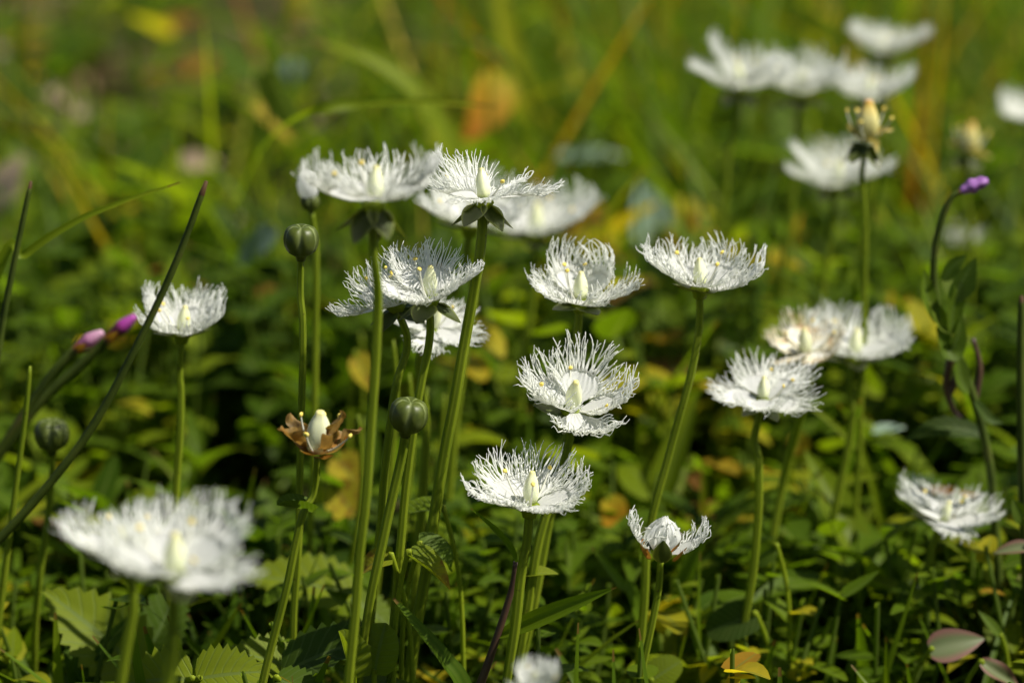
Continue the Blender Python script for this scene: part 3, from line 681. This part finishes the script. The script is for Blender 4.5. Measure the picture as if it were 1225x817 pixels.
for pts, w_, tn in (((( 1120, 385), (1108, 350), (1106, 322)), .0046, .55), (((1122, 390), (1135, 420), (1146, 402), (1150, 378)), .0056, .45), (((1140, 360), (1152, 335), (1168, 308)), .0064, .30),
                    (((1128, 335), (1140, 318), (1156, 305)), .0040, .34), (((1146, 428), (1150, 455), (1160, 472)), .0048, .48), (((1138, 400), (1140, 372), (1146, 346), (1140, 330)), .0046, .50),
                    (((1112, 360), (1128, 388), (1140, 398)), .0042, .60), (((1166, 480), (1182, 500), (1200, 506)), .003, .2)):
    b = MB(); ribbon(b, [p-base for p in spline([at(*p, .622) for p in pts], 6)], w_, tn, None, Vector((.4, -.8, .4)), .4, 'lance'); b.build('leaf', M['leaf'], t)
for pts in (((1138, 425), (1132, 460), (1140, 490), (1150, 500)), ((1166, 478), (1172, 440), (1164, 405)), ((1136, 470), (1146, 440), (1140, 410))):
    b = MB(); tube(b, [p-base for p in spline([at(*p, .627) for p in pts], 6)], lambda s: .0009*(1.1-.6*s), 8); b.build('dry_tendril', M['purplestem'], t)
b = MB(); ribbon(b, [p-base for p in spline([at(*p, .63) for p in ((1180, 520), (1140, 512), (1110, 515), (1080, 528))], 6)], .0055, .08, None, Vector((0, -.7, .7)), .3, 'lance'); b.build('leaf', M['leaf'], t)

# ------------------------------------------------------------------ leaves one can tell apart
def single_leaf(name, label, px, py, Y, dirpx, L, W, tone, m='leaf', nrm=(0, -.6, .8), bend=.3, fold=.25, prof='ovate', serr=0, teeth=9, twist=0, group=None, cat='leaf', rooted=True, tonetip=None, wave=0, dy=0.0, nseg=12):
    """a leaf on its petiole; dirpx = direction of the midrib in the picture plane (x right, y up), dy = towards (-) or away"""
    p = at(px, py, Y); d = Vector((dirpx[0], dy, dirpx[1])).normalized()
    base = Vector((p.x-d.x*.004, p.y+.002, gz(p.x, p.y)-.001)) if rooted else p.copy()
    t = thing(name, base, label, cat, group); b = MB()
    leaf(b, p-base, d, Vector(nrm), L, W, bend, fold, nseg*(3 if serr else 1), FINE, prof, serr, teeth, tone, twist, wave, tonetip); b.build('blade', M[m], t)
    if rooted:
        b = MB(); tube(b, spline([Vector((0, 0, 0)), Vector((0, 0, (p.z-base.z)*.55))+(p-base)*.15, p-base, p-base+d*L*.06], 5), .00055, 7); b.build('petiole', M['stem'], t)
    return t
def cluster(name, label, cat, base, specs, group=None, m='leaf'):
    t = thing(name, base, label, cat, group)
    for (px, py, Y, dx, dz, dy, L, W, tone, kw) in specs:
        p = at(px, py, Y); d = Vector((dx, dy, dz)).normalized(); b = MB(); kw = dict(kw); nr = Vector(kw.pop('nrm', (0, -.5, .85)))
        leaf(b, p-base, d, nr, L, W, kw.pop('bend', .4), kw.pop('fold', .25), kw.pop('nseg', 36 if kw.get('serr') else 12), FINE, kw.pop('prof', 'ovate'), tone=tone, **kw); b.build('leaf', M[m], t)
        b = MB(); tube(b, spline([Vector((0, 0, 0)), (p-base)*.5+Vector((0, 0, .004)), p-base, p-base+d*L*.06], 5), .0006, 7); b.build('petiole', M['stem'], t)
    return t
def foot(px, py, Y):
    p = at(px, py, Y); return Vector((p.x, p.y, gz(p.x, p.y)))
SR = dict(serr=.30, teeth=9)
cluster('toothed_plant', 'dark green toothed leaves at the foot of the withered flower', 'plant', foot(345, 812, .575),
        [(338, 806, .56, .75, .55, -.25, .024, .014, .24, dict(SR, nrm=(-.35, -.45, .85))), (352, 800, .565, -.8, .45, -.2, .015, .012, .66, dict(SR, nrm=(0, -.4, .9))),
         (400, 760, .575, .95, .02, .1, .015, .009, .16, dict(SR, nrm=(0, -.3, .9))), (330, 812, .55, .9, -.15, -.3, .013, .008, .40, dict(SR))], 'toothed low plants')
cluster('toothed_plant', 'light green toothed leaf spreading behind the withered flower stem', 'plant', foot(400, 745, .62),
        [(420, 712, .615, -.95, .30, .05, .026, .015, .70, dict(SR, nrm=(.3, -.55, .8), tonetip=.69)), (415, 712, .615, .6, -.3, -.2, .014, .009, .60, dict(SR))], 'toothed low plants')
cluster('toothed_plant', 'pale toothed leaves under the closest blurred flowers', 'plant', foot(180, 800, .60),
        [(165, 800, .585, -.75, .75, .1, .027, .018, .69, dict(SR, nrm=(.25, -.7, .65))), (180, 775, .595, .3, .6, .2, .016, .011, .36, dict(SR, nrm=(.2, -.75, .6))),
         (230, 812, .55, -.9, .05, -.1, .016, .013, .70, dict(SR, nrm=(0, -.7, .7))), (235, 812, .55, .8, .2, -.1, .015, .012, .70, dict(SR, nrm=(0, -.7, .7)))], 'toothed low plants')
LG = 'single low leaves'
for nm, lb, px, py, Y, dp, L, W, tone, kw in (
    ('clasping_leaf', 'yellow tipped leaf clasping the crowded stems', 487, 664, .553, (.55, -.35), .0115, .0085, .62, dict(tonetip=.88, nrm=(.5, -.3, .8), fold=.7)),
    ('clasping_leaf', 'dark hood shaped leaf arched over the crowded stems', 500, 655, .560, (.75, -.05), .0090, .0085, .50, dict(nrm=(.1, -.3, .95), bend=1.2, fold=.5, prof='heart')),
    ('clasping_leaf', 'little yellow green leaf between the crowded stems and slanting bud stem', 470, 668, .556, (-.9, -.05), .0075, .0062, .74, dict(nrm=(-.1, -.5, .8), bend=.9, fold=.4, prof='heart', tonetip=.82)),
    ('clasping_leaf', 'folded upright leaf with bright margins in front of the slanting bud stem', 418, 812, .548, (-.1, .9), .0105, .0105, .66, dict(nrm=(.85, -.45, .1), bend=.2, fold=.9, prof='heart')),
    ('clasping_leaf', 'rounded glossy leaf wrapped round a stem at the foot of the slanting bud', 448, 806, .552, (.15, .9), .0110, .0125, .62, dict(nrm=(-.3, -.85, .3), bend=.3, fold=.5, prof='round')),
    ('clasping_leaf', 'small green clasping leaf just under the flower with drooping sepals, halfway down its stem', 532, 612, .575, (-.8, .15), .0095, .0075, .58, dict(nrm=(0, -.2, .95), bend=.6, fold=.5, prof='heart')),
    ('clasping_leaf', 'yellowish curled leaf beside the long pointed grass leaf', 628, 688, .565, (.85, .15), .0070, .0042, .74, dict(nrm=(0, -.3, .9), fold=.5)),
    ('reddish_leaf', 'grey green leaf with a pink red margin below the leaning flower', 1112, 778, .590, (.9, .25), .0125, .0078, .5, dict(m='redleaf', nrm=(-.1, -.8, .55))),
    ('reddish_leaf', 'crumpled pinkish brown leaf at the lower corner under the red margined leaf', 1172, 792, .585, (.75, -.45), .0125, .0052, .5, dict(m='redleaf', nrm=(.2, -.7, .6), fold=.6, wave=.1)),
    ('herb_leaf', 'slim green leaf pointing up beside the red margined leaf', 1198, 762, .60, (-.6, .8), .0080, .0026, .52, dict(nrm=(.4, -.8, .4), prof='lance')),
    ('herb_leaf', 'dark leaf with a reddish rim at the edge near the leaning flower', 1232, 655, .60, (-.95, -.05), .0080, .0042, .36, dict(m='redleaf', nrm=(0, -.5, .85), fold=.4)),
    ('herb_leaf', 'soft green leaf at the edge above the dark reddish rimmed leaf', 1228, 625, .605, (-.5, .8), .0062, .0042, .50, dict(nrm=(-.3, -.8, .4))),
    ('herb_leaf', 'yellow narrow leaf lit among shadows beside the leaning flower stem', 1148, 748, .64, (-.55, .7), .0095, .0036, .80, dict(nrm=(0, -.9, .4), prof='lance')),
    ('herb_leaf', 'large dark leaf below the leaning flower', 1060, 712, .64, (.95, .05), .027, .012, .08, dict(nrm=(0, -.4, .9), prof='lance')),
    ('herb_leaf', 'narrow yellow green leaf standing in front of the dark stem', 1006, 690, .67, (.35, .9), .020, .0052, .70, dict(nrm=(-.3, -.9, .2), prof='lance')),
    ('herb_leaf', 'pale curled leaf lying level right of the clustered three flowers', 1040, 516, .70, (.9, .2), .0095, .0034, .62, dict(nrm=(0, -.5, .8), prof='lance', m='pale')),
    ('herb_leaf', 'round dark leaf hanging on the stem of the ragged flower', 930, 655, .605, (-.6, -.3), .0070, .0062, .42, dict(nrm=(.5, -.7, .5), prof='round', fold=.6, bend=.6)),
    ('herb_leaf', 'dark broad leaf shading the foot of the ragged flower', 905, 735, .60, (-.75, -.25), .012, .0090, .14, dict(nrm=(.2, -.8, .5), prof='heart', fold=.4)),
    ('herb_leaf', 'bright lime leaf low behind the half open flower stem', 778, 815, .585, (.5, .4), .0080, .0075, .66, dict(nrm=(0, -.7, .7), prof='heart')),
    ('herb_leaf', 'broad pointed leaf rising behind the half open flower stem', 810, 740, .64, (.45, .8), .025, .0085, .34, dict(nrm=(-.5, -.7, .4), prof='lance')),
    ('silvery_leaf', 'large silvery blurred leaf beyond the flat flower', 785, 292, .92, (-.2, .9), .021, .016, .5, dict(m='pale', nrm=(.2, -.95, .2))),
    ('silvery_leaf', 'flat silvery leaf catching light in the distance above the cupped flower', 660, 186, 1.06, (.95, .1), .028, .0085, .5, dict(m='pale', nrm=(0, -.5, .85), prof='lance')),
    ('silvery_leaf', 'blurred silvery leaf below the arching blade', 350, 70, .93, (-.25, -.9), .012, .011, .5, dict(m='pale', nrm=(.6, -.5, .6))),
    ('silvery_leaf', 'pale bluish leaf behind the round bud stem', 330, 270, .80, (-.6, -.6), .018, .007, .4, dict(m='pale', nrm=(.3, -.8, .5), prof='lance')),
    ('yellow_leaf', 'blurred ochre leaf slanting below the silvery leaf in the back', 302, 122, .95, (.7, -.6), .020, .007, .85, dict(nrm=(.4, -.7, .6), prof='lance')),
    ('yellow_leaf', 'large blurred orange leaf under the level yellow tipped blade', 602, 92, .98, (-.55, -.85), .028, .0170, .865, dict(dy=-.62, bend=.1, twist=.5, nrm=(.4, -.6, .5), m='orangeleaf')),
    ('yellow_leaf', 'blurred orange leaf right of the large silvery leaf', 800, 302, .90, (.5, .7), .016, .009, .86, dict(nrm=(.3, -.8, .4), m='orangeleaf')),
    ('yellow_leaf', 'yellow leaf lit between the round bud stem and the blurred big flower stem', 424, 425, .70, (.45, -.8), .011, .0072, .84, dict(nrm=(.2, -.8, .5))),
    ('yellow_leaf', 'yellow and orange mottled leaf behind the slanting withered flower', 402, 545, .68, (.35, -.5), .013, .0100, .83, dict(nrm=(0, -.8, .6), tonetip=.88)),
    ('yellow_leaf', 'yellow leaf with brown spots below the mottled one', 398, 580, .665, (.5, -.7), .014, .0105, .81, dict(nrm=(.1, -.9, .5), tonetip=.86)),
    ('yellow_leaf', 'ochre leaf glowing beneath the closest blurred flowers', 78, 660, .66, (.7, -.5), .016, .0120, .84, dict(nrm=(0, -.8, .6), tonetip=.80)),
    ('yellow_leaf', 'orange leaf glowing between the broad flower and the half open flower', 726, 595, .68, (.3, -.8), .012, .0085, .87, dict(nrm=(.3, -.8, .5), m='orangeleaf')),
    ('red_leaf', 'small dark red leaf above the half open flower', 826, 562, .70, (.4, -.6), .0075, .0045, .97, dict(nrm=(0, -.8, .5))),
    ('red_leaf', 'dark red leaf nearer the half open flower, tilted up', 820, 616, .685, (.8, .5), .0075, .0038, .96, dict(nrm=(0, -.8, .5))),
    ('yellow_leaf', 'yellow dot of a leaf under the clustered three flowers', 952, 515, .70, (.2, -.8), .0068, .0060, .82, dict(nrm=(0, -.8, .6), prof='round')),
    ('yellow_leaf', 'yellow orange leaf between the stems below the clustered three flowers', 962, 560, .70, (.1, -.8), .0075, .0062, .84, dict(nrm=(0, -.8, .6))),
    ('yellow_leaf', 'yellow leaf beside the straggly willowherb', 1196, 390, .82, (.5, -.3), .011, .009, .82, dict(nrm=(0, -.8, .6))),
    ('dark_leaf', 'dark round blurred leaf under the arching blade', 324, 84, .86, (.4, -.9), .021, .021, .0, dict(bend=.1, nrm=(-.8, -.6, -.3), prof='heart')),  # leaf with the darkest green as its base tone
    ('dry_leaf', 'pale dry leaf lying in the distance far behind the rush stalks', 52, 98, 1.25, (.75, -.6), .018, .008, .80, dict(m='dry', nrm=(0, -.7, .8), rooted=False)),
    ('dry_leaf', 'long pale dry leaf tilted in the distance', 92, 132, 1.2, (.75, -.55), .024, .009, .84, dict(m='dry', nrm=(0, -.7, .8), rooted=False)),
    ('dry_leaf', 'pinkish dry leaf cut by the edge above the short rush stalk', -12, 255, .96, (.45, .8), .024, .013, .85, dict(m='dry', nrm=(0, -.8, .7), rooted=False)),
    ('dry_leaf', 'small tan dry leaf far behind the slim bright blade', 215, 195, 1.08, (.9, .1), .016, .009, .80, dict(m='dry', nrm=(0, -.7, .8), rooted=False)),
):
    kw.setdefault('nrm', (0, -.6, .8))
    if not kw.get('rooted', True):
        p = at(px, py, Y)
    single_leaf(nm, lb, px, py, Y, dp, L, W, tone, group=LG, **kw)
